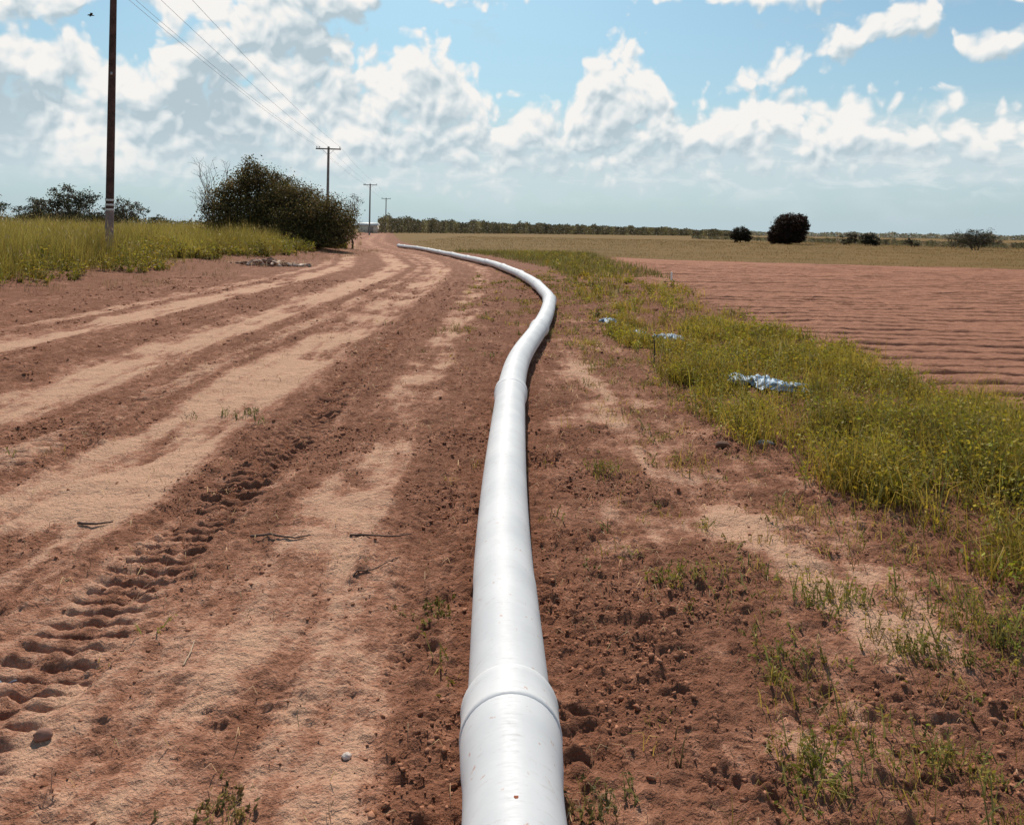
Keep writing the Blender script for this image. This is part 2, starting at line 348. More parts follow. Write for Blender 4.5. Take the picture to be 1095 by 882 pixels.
# ------------------------------------------------------------------ pipeline
def pvc():
    m, b, bs, o = newmat('white_pvc'); tc = b.n('ShaderNodeTexCoord'); P = tc.outputs['Object']
    n = b.noise(P, 3, 5, .6); sc = b.noise(b.v('MULTIPLY', P, (3, 14, 3)), 6, 5, .7); sp = b.noise(P, 34, 3, .6)
    c = b.mix(b.ss(n, .3, .7), (.56, .57, .585), (.66, .665, .67))
    c = b.mix(b.m('MULTIPLY', b.ss(sc, .56, .72), .34), c, (.42, .33, .28))
    c = b.mix(b.m('MULTIPLY', b.ss(sp, .655, .73), .6), c, (.45, .19, .10))
    sx = b.n('ShaderNodeSeparateXYZ'); m.node_tree.links.new(P, sx.inputs[0])
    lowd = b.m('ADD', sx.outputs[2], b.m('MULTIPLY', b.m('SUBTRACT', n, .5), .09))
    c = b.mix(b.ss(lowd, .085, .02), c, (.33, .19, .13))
    b.put(bs, 'Base Color', c); b.put(bs, 'Roughness', b.ss(sc, .3, .8, .48, .7)); b.put(bs, 'Specular IOR Level', .28)
    bump(b, bs, b.noise(b.v('MULTIPLY', P, (1, .4, 1)), 5, 2, .4), .012, .5)
    return m
M_pvc = pvc(); M_seal = plain('grey_seal', (.33, .34, .35), .6, .2, 20); M_rust = plain('rust_mud', (.32, .10, .05), .9, .3, 40)
PR = .138
pts_px = [(555, 881), (547.5, 810), (541, 744), (539.7, 700), (539.5, 665), (538.5, 608), (539, 551), (540.6, 494), (543.5, 437), (547, 404), (558, 378), (577, 350), (586.5, 332), (588, 319), (577, 306), (556.5, 293), (528, 282), (488.5, 273.4), (451.7, 266), (426, 262.7)]
pw = [gp(u, v, PR) for u, v in pts_px]; pw = [(pw[0][0]+.03, -4.0), (pw[0][0]+.02, .5)]+pw
pw = np.array(pw)
sarc = np.concatenate([[0], np.cumsum(np.hypot(*np.diff(pw, axis=0).T))])
def smooth_path():
    s = np.linspace(0, sarc[-1], 700); P = np.stack([np.interp(s, sarc, pw[:, 0]), np.interp(s, sarc, pw[:, 1])], -1)
    k = 11; pad = np.pad(P, ((k, k), (0, 0)), 'edge'); ker = np.ones(2*k+1)/(2*k+1)
    Q_ = np.stack([np.convolve(pad[:, i], ker, 'valid') for i in (0, 1)], -1); Q_[0] = P[0]; Q_[-1] = P[-1]
    return s, Q_
PS, PP2 = smooth_path()
def pp(s):
    x_ = np.interp(s, PS, PP2[:, 0]); y_ = np.interp(s, PS, PP2[:, 1])
    wb = .012*np.sin(y_*1.1)*(y_ > 3.5)
    return np.stack([x_+wb*.5, y_, PR-.006+0*y_+.012*np.clip(np.sin(y_*.8+.5), 0, 1)], -1)
pipe = empty('pipeline', (0, 2, 0)); tag(pipe, 'long white plastic irrigation pipe laid in jointed sections along the dirt road', 'pipe')
lip0 = float(np.interp(2.575, PP2[:, 1], PS)); L = 5.12
k = -1; s0 = 0.0; lips = []
while lip0+L*(k+1) < PS[-1]+L: lips.append(lip0+L*(k+1)); k += 1
lips[-1] = min(lips[-1], PS[-1])
for i, sl_ in enumerate(lips):
    if sl_-s0 < .8: continue
    mb = MB(); s = np.linspace(s0-(.0 if i == 0 else .10), sl_-.02, int((sl_-s0)/.09)+3)
    d = sl_-s
    # the far end flares into a socket that swallows the next section
    r = PR*(1+.12*sst(-d, -.42, -.20))
    rr = r.copy(); rr[:2] = PR*.995
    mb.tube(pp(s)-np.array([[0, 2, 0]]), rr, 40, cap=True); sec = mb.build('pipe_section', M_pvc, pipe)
    mb = MB(); s = np.array([sl_-.165, sl_-.16, sl_-.145, sl_-.13, sl_-.03, sl_-.008, sl_, sl_+.002]); rr = PR*np.array([1.12, 1.145, 1.148, 1.132, 1.132, 1.155, 1.14, 1.0])
    mb.tube(pp(s)-np.array([[0, 2, 0]]), rr, 40, cap=False); mb.build('socket_rim', M_pvc, sec)
    mb = MB(); s = np.array([sl_+.0021, sl_+.004, sl_+.010, sl_+.016]); mb.tube(pp(s)-np.array([[0, 2, 0]]), PR*np.array([1.0, 1.05, 1.035, 1.0]), 40, cap=False); mb.build('rubber_seal', M_seal, sec)
    if i == 0:
        mb = MB(); c = np.array([gp(552, 852, .28)[0], gp(552, 852, .28)[1]-2, float(np.interp(0, [0, 1], [PR*2+.004, 0]))]); th = np.linspace(0, 2*math.pi, 9)[:-1]
        ring = np.stack([.008*np.cos(th)*(1+.4*np.sin(3*th)), .012*np.sin(th)*(1+.3*np.cos(2*th)), -.001+0*th], -1)+c
        mb.add(np.vstack([ring, c+[0, 0, .003]]), [[a, (a+1) % 8, 8] for a in range(8)]); mb.build('rust_spot', M_rust, sec)
    s0 = sl_
# ------------------------------------------------------------------ utility poles and wires
M_pole = plain('weathered_wood', (.075, .042, .034), .85, .35, 4, bmp=.01)
M_polefar = plain('grey_wood', (.20, .19, .185), .85, .2, 4)
M_polebase = plain('pale_pole_foot', (.22, .17, .16), .85, .2, 4)
M_band = plain('pale_band', (.62, .62, .6), .5, .1, 12); M_iron = plain('galvanised', (.35, .36, .37), .5, .2, 12, metal=.6); M_ins = plain('porcelain', (.42, .40, .38), .35, .1, 12)
M_wire = plain('wire', (.30, .31, .32), .5, .1, 5, metal=.5)
pole_xy = [(-12.0-.1152*Y+.26, Y) for Y in (30, 100, 183, 268)]; PH = 11.75; ARM = 1.42
line_rz = math.atan(.1152)
arms = [-1.42, -1.12, 0.02, 1.42]
def make_pole(first):
    t = empty('utility_pole')
    if first:
        mb = MB(); mb.tube([(0, 0, -.6), (0, 0, 2.2)], [.150, .147], 20); mb.build('pole_foot', M_polebase, t)
        mb = MB(); mb.tube([(0, 0, 2.2), (0, 0, 6), (0, 0, PH)], [.146, .135, .11], 20); mb.build('pole', M_pole, t)
        for z_ in (2.16, 2.34, 2.52): mb = MB(); mb.tube([(0, 0, z_), (0, 0, z_+.07)], [.162, .162], 20); mb.build('reflective_band', M_band, t)
        mb = MB(); mb.box((.03, -.15, 7.3), (.07, .02, .12)); mb.build('number_plate', M_iron, t)
    else:
        mb = MB(); mb.tube([(0, 0, -.6), (0, 0, 6), (0, 0, PH)], [.20, .17, .14], 12); mb.build('pole', M_polefar, t)
    mb = MB(); mb.box((0, -.16, PH-.3), (3.1, .12, .16 if not first else .12)); mb.build('crossarm', M_pole if first else M_polefar, t)
    for s_ in (-1, 1):
        mb = MB(); mb.tube([(0, -.14, PH-1.1), (s_*.75, -.2, PH-.36)], .02, 6); mb.build('brace', M_iron, t)
    for a in arms:
        mb = MB(); mb.tube([(a, -.16, PH-.22), (a, -.16, PH-.14), (a, -.16, PH-.10), (a, -.16, PH-.03), (a, -.16, PH+.02)], [.03, .035, .07, .065, .03], 10); mb.build('insulator', M_ins, t)
    return t
def copy_tree(o, parent=None):
    c = o.copy(); COL.objects.link(c); c.parent = parent
    for ch in [q for q in D.objects if q.parent == o and q.name in names_before]: copy_tree(ch, c)
    return c
def copy_thing(o):
    global names_before
    names_before = {q.name for q in D.objects}; return copy_tree(o)
p1 = make_pole(True); p2 = make_pole(False); polz = [gz(*xy) for xy in pole_xy]
poles = [p1, p2, copy_thing(p2), copy_thing(p2)]
plabs = ['tall dark wooden utility pole with pale bands near its foot, nearest, in the left grass', 'grey utility pole with crossarm rising behind the large dark bush',
         'utility pole with crossarm standing past the bush beside the far end of the road', 'smallest farthest utility pole rising over the left end of the treeline']
for o, (x_, y_), lb in zip(poles, pole_xy, plabs):
    o.location = (x_, y_, 0); o.rotation_euler = (0, 0, line_rz); tag(o, lb, 'utility pole', 'utility poles along the road')
wl = ['overhead wire on the outermost left end of the pole crossarms', 'overhead wire second from the left on the pole crossarms', 'overhead wire at the middle of the pole crossarms', 'overhead wire on the right end of the pole crossarms']
for a, lb in zip(arms, wl):
    mb = MB(); pts = []
    E_ = [np.array([x_+a*math.cos(line_rz)+.16*math.sin(line_rz), y_+a*math.sin(line_rz)-.16, PH+.02]) for x_, y_ in pole_xy]
    for p, q_ in zip(E_[:-1], E_[1:]):
        for t in np.linspace(0, 1, 17)[:-1]: pt = p*(1-t)+q_*t; pt[2] -= 4*.45*t*(1-t); pts.append(pt)
    pts.append(E_[-1]); pts = np.array(pts)
    mb.tube(pts, .009, 5); tag(mb.build('overhead_wire', M_wire), lb, 'wire', 'wires strung between the utility poles')
# ------------------------------------------------------------------ foliage builders
def jit(c, n, v=.25, hue=.12, rng=RNG):
    c = np.asarray(c, float); k = 1+v*rng.standard_normal((n, 1)); h = 1+hue*rng.standard_normal((n, 3)); return np.clip(c*k*h, .004, .9)
def blades(P, h, w, lean, az, C, tipC=None, curl=.5):
    """curved tapering blades, 5 verts / 3 tris each"""
    n = len(P); d = np.stack([np.cos(az), np.sin(az), 0*az], -1); fa = RNG.random(n)*2*math.pi; s = np.stack([np.cos(fa), np.sin(fa), 0*fa], -1)*(w/2)[:, None]
    up = np.array([[0, 0, 1.]])
    m = P+up*(h*.55)[:, None]*np.sqrt(np.clip(1-lean**2*.25, .1, 1))[:, None]+d*(h*lean*(1-curl)*.5)[:, None]
    t = P+up*(h*np.sqrt(np.clip(1-lean**2, .05, 1)))[:, None]+d*(h*lean)[:, None]
    V_ = np.stack([P-s, P+s, m+s*.8, m-s*.8, t], 1).reshape(-1, 3)
    i = np.arange(n)[:, None]*5; T = np.concatenate([i+[0, 1, 2], i+[0, 2, 3], i+[3, 2, 4]])
    tc_ = C if tipC is None else tipC
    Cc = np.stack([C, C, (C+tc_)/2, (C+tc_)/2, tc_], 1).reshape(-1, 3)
    return V_, T, Cc
def leaves(P, size, C, flat=.0, asp=.5, rng=RNG, pref=None):
    n = len(P); a = rng.standard_normal((n, 3)); 
    if pref is not None: a = a*.6+pref
    a[:, 2] *= (1-flat); a /= np.linalg.norm(a, axis=1)[:, None]
    r = rng.standard_normal((n, 3)); b_ = np.cross(a, r); b_ /= np.linalg.norm(b_, axis=1)[:, None]+1e-9
    size = np.broadcast_to(size, (n,))
    L_ = a*size[:, None]; Wd = b_*(size*asp)[:, None]
    V_ = np.stack([P-L_*.5, P+Wd*.5+L_*.05, P+L_*.5, P-Wd*.5+L_*.05], 1).reshape(-1, 3)
    i = np.arange(n)[:, None]*4; T = np.concatenate([i+[0, 1, 2], i+[0, 2, 3]])
    return V_, T, np.repeat(C, 4, 0)
def clumped(n, f, x0, x1, y0, y1, rng=RNG):
    """n candidates in a box kept with probability f(x,y)"""
    x_ = rng.uniform(x0, x1, n); y_ = rng.uniform(y0, y1, n); k = rng.random(n) < f(x_, y_); return x_[k], y_[k]
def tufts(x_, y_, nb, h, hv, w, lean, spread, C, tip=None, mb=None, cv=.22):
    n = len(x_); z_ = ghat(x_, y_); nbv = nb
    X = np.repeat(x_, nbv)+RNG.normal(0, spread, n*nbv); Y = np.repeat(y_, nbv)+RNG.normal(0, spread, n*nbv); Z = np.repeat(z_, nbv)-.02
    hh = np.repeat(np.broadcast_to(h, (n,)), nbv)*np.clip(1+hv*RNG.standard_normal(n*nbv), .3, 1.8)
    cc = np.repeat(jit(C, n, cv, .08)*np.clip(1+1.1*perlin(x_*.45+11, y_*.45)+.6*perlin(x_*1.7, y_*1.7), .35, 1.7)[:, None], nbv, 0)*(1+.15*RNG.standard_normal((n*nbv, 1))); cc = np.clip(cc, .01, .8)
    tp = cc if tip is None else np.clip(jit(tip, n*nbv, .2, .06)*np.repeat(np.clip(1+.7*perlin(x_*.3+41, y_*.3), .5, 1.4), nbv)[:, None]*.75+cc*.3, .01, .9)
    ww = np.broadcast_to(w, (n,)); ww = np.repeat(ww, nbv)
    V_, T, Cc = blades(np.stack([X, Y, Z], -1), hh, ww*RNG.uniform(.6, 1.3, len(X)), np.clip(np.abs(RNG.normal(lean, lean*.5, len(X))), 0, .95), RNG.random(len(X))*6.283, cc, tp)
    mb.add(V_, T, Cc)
# tall roadside grass at the left
mb = MB()
def edge_x(Y): return left_edge(Y)+.7*np.sin(Y*.33)+.5*np.sin(Y*.9+2)
def fl(x_, y_):
    dd = edge_x(y_)-x_; return np.where(dd > 0, np.where(dd < 5, .55+.45*sst(-dd, -5, -1), .30), np.exp(dd/1.1)*.30)*np.clip(.7+1.5*perlin(x_*.5, y_*.5), .15, 1)*np.exp(-np.maximum(y_-30, 0)/60)
x_, y_ = clumped(46000, fl, -48, -12.2, 12, 80)
hh = 1.12+.40*perlin(x_*.25, y_*.25)+.45*perlin(x_*.9, y_*.9); dd = edge_x(y_)-x_; hh = hh*(.45+.55*sst(dd, -.3, 1.5))
far_k = 1+np.clip((y_-25)/50, 0, 1.5)
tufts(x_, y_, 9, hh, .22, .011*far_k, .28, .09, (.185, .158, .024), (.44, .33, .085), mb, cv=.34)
e1, e2 = clumped(6000, lambda a, b_: (np.abs(a-edge_x(b_)+.2) < 1.0)*np.clip(.6+2*perlin(a*.8, b_*.8), 0, 1), -20, -11.5, 12, 58)
def_late = (e1, e2)
# seed heads
k = RNG.random(len(x_)) < .5; xx, yy = x_[k], y_[k]; n = len(xx)
V_, T, Cc = leaves(np.stack([xx+RNG.normal(0, .15, n), yy+RNG.normal(0, .15, n), ghat(xx, yy)+hh[k]*RNG.uniform(.85, 1.25, n)], -1), RNG.uniform(.10, .2, n), jit((.36, .27, .13), n, .2, .05), asp=.16, pref=np.array([[0, 0, 1.6]])); mb.add(V_, T, Cc)
tag(mb.build('tall_grass', M_grass), 'tall yellow green seeding grass along the left verge of the road', 'grass', None, 'stuff')
mb = MB()   # distant grass on the left
x_, y_ = clumped(16000, lambda a, b_: (a < road_c(b_)-13.5)*.8, -160, -18, 70, 220)
tufts(x_, y_, 4, 1.0, .3, .05, .3, .4, (.165, .15, .045), (.30, .24, .10), mb); tag(mb.build('far_grass', M_grass), 'far tall grass behind the left verge', 'grass', None, 'stuff')
PLS = [(*gp(817, 408, .05), .42), (*gp(714, 360, .05), .28), (*gp(682, 354, .05), .25), (*gp(650, 342, .05), .3)]
mb = MB()
def fr(x_, y_):
    el_ = np.interp(y_, [2, 3.6, 4.5, 5.2, 7, 9.6, 23, 30, 45, 60], [3.2, 2.6, 2.35, 2.2, 1.9, 1.65, 1.7, 2.3, 1.2, -1.5])+.25*perlin(x_*0, y_*1.3)+np.where(y_ > 28, 0, 0)
    er = FIELD_X(y_)+.1+1.3*perlin(x_*.5, y_*.45)+.7*perlin(x_*1.5, y_*1.5)+np.where(y_ < 7, 1.0, 0)
    a = sst(x_-el_, -.15, .45)*(1-sst(x_-er, -.4, .4))
    for px_, py_, pr_ in PLS: a = a*(1-.93*np.exp(-(((x_-px_)/pr_)**2+((y_-py_+.25)/(pr_*1.3))**2)**2))
    return a*np.clip(.26+.5*np.exp(-((x_-3.3)**2+(y_-5)**2)/2.5)+1.9*perlin(x_*.9+3, y_*.7)+1.3*perlin(x_*2.3, y_*2.3), .03, 1)*np.clip(14/(y_+6), .3, 1)
x_, y_ = clumped(26000, fr, -2, 7.5, 3.2, 62); x2, y2 = clumped(34000, fr, 1, 7.5, 3.2, 15); x_, y_ = np.append(x_, x2), np.append(y_, y2)
hh = .19+.17*perlin(x_*.8, y_*.8)+.05*RNG.standard_normal(len(x_))+.16*np.exp(-((x_-3.6)**2+(y_-6)**2)/4.); hh = np.clip(hh, .06, .5); fk = 1+np.clip((y_-8)/14, 0, 2.5)
tufts(x_, y_, 8, hh, .3, .0060*fk, .6, .07, (.27, .20, .026), (.50, .36, .07), mb, cv=.34)
def leafy(mb, x_, y_, h, nl, size, C, stemC=(.20, .19, .06), lean=.25, spread=.25):
    """upright leafy weeds: several stems with small leaves all along"""
    n = len(x_); z_ = ghat(x_, y_); ns = 3
    X = np.repeat(x_, ns)+RNG.normal(0, .03, n*ns); Y = np.repeat(y_, ns)+RNG.normal(0, .03, n*ns); Z = np.repeat(z_, ns)-.01
    H = np.repeat(np.broadcast_to(h, (n,)), ns)*RNG.uniform(.55, 1.1, n*ns); a = RNG.random(n*ns)*6.283; ln = np.abs(RNG.normal(lean, .15, n*ns)); ln = np.clip(ln, 0, .9)
    P = np.stack([X, Y, Z], -1); V_, T, Cc = blades(P, H, np.full(len(X), .006)*(1+Y/14), ln, a, jit(stemC, len(X), .2, .05), curl=0); mb.add(V_, T, Cc)
    t = RNG.uniform(.15, 1, (len(X), nl)); d = np.stack([np.cos(a), np.sin(a), 0*a], -1)
    LP = P[:, None]+t[..., None]*(np.array([0, 0, 1.])*(H*np.sqrt(1-ln**2))[:, None, None]+(d*(H*ln)[:, None])[:, None])
    LP = LP+RNG.normal(0, 1, LP.shape)*(spread*H*.35)[:, None, None]*np.array([1, 1, .4])
    LP = LP.reshape(-1, 3); sz = RNG.uniform(.6, 1.3, len(LP))*size*np.repeat(1+np.clip(Y-8, 0, 30)/16, nl)
    pc = np.repeat(np.repeat(jit(C, n, .28, .08), ns, 0), nl, 0)*(1+.15*RNG.standard_normal((len(LP), 1)))
    V_, T, Cc = leaves(LP, sz, np.clip(pc, .01, .8), flat=.3, asp=.45); mb.add(V_, T, Cc)
x_, y_ = clumped(11000, fr, -2, 7.5, 3.2, 60); x2, y2 = clumped(15000, fr, 1, 7.5, 3.2, 14); x_, y_ = np.append(x_, x2), np.append(y_, y2)
leafy(mb, x_, y_, np.clip(.25+.18*perlin(x_, y_)+.05*RNG.standard_normal(len(x_))+.18*np.exp(-((x_-3.6)**2+(y_-6)**2)/4.), .08, .55), 11, .034, (.30, .24, .024), lean=.4, spread=.4)
x_, y_ = clumped(4500, lambda a, b_: fr(a, b_)*np.clip(2.5*perlin(a*.6+9, b_*.6), 0, 1), -2, 7.5, 3.2, 55)
leafy(mb, x_, y_, .30, 8, .022, (.42, .33, .055), (.24, .21, .07))
# pale seed stalks
leafy(mb, def_late[0], def_late[1], np.clip(.45+.3*RNG.standard_normal(len(def_late[0])), .12, 1.1), 10, .05, (.27, .215, .03), lean=.4, spread=.35)
x_, y_ = clumped(2500, fr, -1, 7, 3.2, 50); tufts(x_, y_, 3, .36, .25, .004*(1+y_/12), .25, .05, (.26, .22, .09), (.42, .34, .16), mb)
tag(mb.build('weed_strip', M_grass), 'dense yellow green weeds between the pipe and the bare field', 'weeds', None, 'stuff')
# scattered weeds and low grass in the loose soil
mb = MB()
def fs(x_, y_):
    r1 = .30*sst(x_, .3, 1.2)*(1-.75*sst(y_, 4, 6))*(1-sst(y_, 13, 16))*np.clip(1+2.5*perlin(x_*3, y_*4), 0, 2)*(x_ < 4.2)
    r1 = r1+sst(x_, .35, 1.3)*(1-sst(x_-np.interp(y_, [2, 5, 8], [5.5, 2.8, 2.2]), 0, .4))*np.clip(2.6*perlin(x_*1.3+2, y_*1.2+5)+.12, 0.05, 1)*.75
    r2 = (np.abs(x_+.1) < 1.6)*sst(y_, 9, 14)*(1-sst(y_, 26, 34))*np.clip(2.2*perlin(x_*1.1, y_*.7)+.05, 0, 1)*.45*(x_ > -1.3)
    r3 = (x_ < -.2)*(x_ > -5)*np.clip(3*perlin(x_*1.1+50, y_*1.1)-1.0, 0, 1)*.12
    r4 = (np.abs(np.abs(x_-.0)-.22) < .09)*(y_ < 9)*.12*(perlin(x_, y_*2) > .0)
    return np.maximum.reduce([r1, r2, r3, r4])
x_, y_ = clumped(34000, fs, -5, 5, 1.9, 34)
tufts(x_, y_, 8, np.clip(.075+.03*RNG.standard_normal(len(x_)), .02, .2), .35, .0032*(1+y_/9), .75, .03, (.27, .20, .035), (.46, .33, .09), mb, cv=.38)
x_, y_ = clumped(11000, fs, -5, 5, 1.9, 30)
leafy(mb, x_, y_, np.clip(.09+.04*RNG.standard_normal(len(x_)), .03, .22), 6, .018, (.22, .19, .028), lean=.6)
x_, y_ = clumped(12000, lambda a, b_: .7*np.clip(.5+2*perlin(a*.8, b_*.8), 0, 1)*(a < edge_x(b_)+3.5)*(a > edge_x(b_)-1), -20, -6, 10, 60)
tufts(x_, y_, 4, .20, .5, .009, .6, .06, (.20, .13, .06), (.36, .24, .14), mb)
tag(mb.build('low_weeds', M_grass), 'small sprouting weeds scattered over the loose soil', 'weeds', None, 'stuff')
# dry straw lying about
mb = MB()
x_, y_ = clumped(16000, lambda a, b_: np.clip(.35+perlin(a*1.1, b_*1.1), 0, 1)*np.where(a > .2, 1, .5)*(np.abs(a) > .16), -4.5, 3.5, 1.8, 13)
n = len(x_); a = RNG.random(n)*6.283; P = np.stack([x_, y_, ghat(x_, y_)+.006], -1); ln = RNG.uniform(.03, .10, n)
V_, T, Cc = blades(P, ln, np.full(n, .0026)*(1+y_/8), np.full(n, .97), a, jit((.46, .31, .18), n, .3, .06)); mb.add(V_, T, Cc)
tag(mb.build('dry_straw', M_grass), 'short dry straw and stalk bits strewn on the soil', 'straw', None, 'stuff')
# sparse cover beyond the bare field
mb = MB()
x_, y_ = clumped(80000, lambda a, b_: (b_ > np.interp(a, [4, 12, 40, 60], [56, 50, 42, 40])+1.5*perlin(a*.25, a*0))*(a > road_c(b_)+2.5)*np.clip(.5+perlin(a*.08, b_*.3), .1, 1)*np.clip(60/b_, 0, 1), -12, 150, 40, 190)
tufts(x_, y_, 5, .10+.0003*y_, .5, .00032*y_, .8, .5, (.145, .09, .022), (.25, .155, .05), mb)
x_, y_ = clumped(9000, lambda a, b_: (a > road_c(b_)+2.2)*.7*(a < 6), -9, 8, 30, 62); tufts(x_, y_, 5, .28, .4, .02, .5, .12, (.15, .145, .03), (.24, .19, .06), mb)
tag(mb.build('field_cover', M_grass), 'low olive and brown crop cover beyond the bare field', 'crop', None, 'stuff')
# ------------------------------------------------------------------ soil clods
ph = (1+5**.5)/2
ICO = np.array([(-1, ph, 0), (1, ph, 0), (-1, -ph, 0), (1, -ph, 0), (0, -1, ph), (0, 1, ph), (0, -1, -ph), (0, 1, -ph), (ph, 0, -1), (ph, 0, 1), (-ph, 0, -1), (-ph, 0, 1)])/1.9
ICF = np.array([(0, 11, 5), (0, 5, 1), (0, 1, 7), (0, 7, 10), (0, 10, 11), (1, 5, 9), (5, 11, 4), (11, 10, 2), (10, 7, 6), (7, 1, 8), (3, 9, 4), (3, 4, 2), (3, 2, 6), (3, 6, 8), (3, 8, 9), (4, 9, 5), (2, 4, 11), (6, 2, 10), (8, 6, 7), (9, 8, 1)])
def clod_field(n, f, box, smin, smax, mb):
    x_, y_ = clumped(n, f, *box); n = len(x_); s = smin*(1/np.clip(RNG.random(n), .02, 1))**.55; s = np.clip(s, smin, smax)*(1+np.clip(y_-6, 0, 40)/14)
    z_ = ghat(x_, y_); V_ = ICO[None]*s[:, None, None]*(1+.42*RNG.standard_normal((n, 12, 1)).clip(-1.3, 1.3))*np.array([1.15, 1, .62])
    a = RNG.random(n)*6.283; c, q = np.cos(a)[:, None], np.sin(a)[:, None]
    V_ = np.stack([V_[..., 0]*c-V_[..., 1]*q+x_[:, None], V_[..., 0]*q+V_[..., 1]*c+y_[:, None], V_[..., 2]+(z_-.08*s)[:, None]], -1)
    T = (np.arange(n)[:, None, None]*12+ICF[None]).reshape(-1, 3)
    mb.add(V_.reshape(-1, 3), T, np.repeat(np.clip(.5+.25*RNG.standard_normal(n), .1, 1), 12)[:, None]*np.ones(3))
def fcl(x_, y_):
    _, c, _ = surf(x_, y_); return np.clip(1-1.5*c[:, 0], .03, 1)*np.clip(.3+1.6*fbm(x_*1.2+8, y_*1.2, 2), .03, 1)*(np.abs(x_) > .15)
mb = MB(); clod_field(120000, fcl, (-4.5, 3.6, 1.8, 7), .0026, .0115, mb); clod_field(60000, fcl, (-11, 5, 6, 26), .0045, .017, mb)
def clodmat():
    m, b, bs, o = newmat('clod'); at_ = b.n('ShaderNodeVertexColor', layer_name='Col'); tc = b.n('ShaderNodeTexCoord'); n = b.noise(tc.outputs['Object'], 30, 4, .6)
    k = b.m('ADD', at_.outputs[0], b.m('MULTIPLY', b.m('SUBTRACT', n, .5), .8), clamp=True)
    b.put(bs, 'Base Color', b.mix(k, (.21, .085, .046), (.42, .20, .120))); b.put(bs, 'Roughness', .95); b.put(bs, 'Specular IOR Level', .1)
    bump(b, bs, b.noise(tc.outputs['Object'], 110, 3, .6), .006, .8); return m
M_clod = clodmat()
tag(mb.build('soil_clods', M_clod, smooth=False), 'small crumbled clods of red soil', 'soil', None, 'stuff')
# ------------------------------------------------------------------ trees and shrubs
def limb(p, q, r0, r1, sag=.0, n=6, wob=.06):
    p, q = np.array(p, float), np.array(q, float); t = np.linspace(0, 1, n)[:, None]; P = p*(1-t)+q*t
    L_ = np.linalg.norm(q-p); P[1:-1] += RNG.normal(0, wob*L_, (n-2, 3))*np.array([1, 1, .5]); P[:, 2] += (sag*L_*np.sin(t*math.pi))[:, 0]
    return P, np.linspace(r0, r1, n)
def plant(name, label, cat, base, lobes, dens, leaf, C, group=None, trunk_r=.14, bare=0, stems=1, C2=None, gap=.35, twigs=6, tight=1.0):
    """lobes: (dx, dy, z, rx, ry, rz) around the base; leaves fill each lobe unevenly, limbs reach each lobe"""
    x0, y0 = base; z0 = gz(x0, y0); t = empty(name, (x0, y0, z0)); tag(t, label, cat, group)
    tb = MB(); lb = MB()
    fork = []
    hmin = min(l[2] for l in lobes)
    for s_ in range(stems):
        a = RNG.random()*6.283; bx_, by_ = (0, 0) if stems == 1 else (.35*math.cos(a), .35*math.sin(a))
        cx_ = np.mean([l[0] for l in lobes])*.3; top = np.array([bx_*2+cx_, by_*2, max(.5, hmin*.55)])
        P, rr = limb((bx_, by_, -.15), top, trunk_r*1.25, trunk_r*.8, n=5, wob=.05); tb.tube(P, rr, 8); fork.append(P[-1])
    for (dx, dy, zc, rx, ry, rz_) in lobes:
        c = np.array([dx, dy, zc]); f = fork[RNG.integers(len(fork))]
        P, rr = limb(f, c, trunk_r*.6, trunk_r*.22, n=6, wob=.05); tb.tube(P, rr, 6)
        for _ in range(twigs):
            d = RNG.standard_normal(3); d /= np.linalg.norm(d); d[2] = abs(d[2])*.8; e = c+d*np.array([rx, ry, rz_])*RNG.uniform(.7, 1.05)*(1 if tight == 1 else .6)
            P, rr = limb(P[3] if RNG.random() < .4 else c, e, trunk_r*.2, trunk_r*.05, n=5, wob=.07); tb.tube(P, rr, 4, cap=False); P = P if len(P) > 3 else P
        n = int(dens*rx*ry*rz_/(leaf**2)**1.0)
        # leaf clumps: sub-clusters inside the lobe
        nc = max(6, int(n/26)); cd = RNG.standard_normal((nc, 3)); cd /= np.linalg.norm(cd, axis=1)[:, None]
        rad = RNG.uniform(.35, 1.0, nc)**.6; cc = c+cd*rad[:, None]*np.array([rx, ry, rz_]); keep = perlin(cc[:, 0]*1.3+cc[:, 1]*.7, cc[:, 2]*1.3+cc[:, 1]) > gap-.6; cc = cc[keep]
        cs = tight*RNG.uniform(.16, .34, len(cc))*(rx*ry*rz_)**(1/3)
        ci = RNG.integers(0, len(cc), n); P = cc[ci]+RNG.normal(0, 1, (n, 3))*cs[ci][:, None]*np.array([.9, .9, .6])
        P = P[P[:, 2] > .05]; ci = ci[:len(P)]
        tone = jit(C, len(cc), .3, .08)[ci]
        if C2 is not None: tone = np.where((RNG.random(len(cc)) < .3)[ci][:, None], jit(C2, len(cc), .25, .06)[ci], tone)
        tone = np.clip(tone*(1+.2*RNG.standard_normal((len(P), 1))), .004, .6)
        V_, T, Cc = leaves(P, leaf*RNG.uniform(.6, 1.3, len(P)), tone, asp=.6); lb.add(V_, T, Cc)
    tr = tb.build('trunk', M_bark, t)
    lb.build('crown', M_leaf, t)
    return t
DK = (.085, .068, .022); DK2 = (.19, .135, .045); OL = (.085, .085, .035)
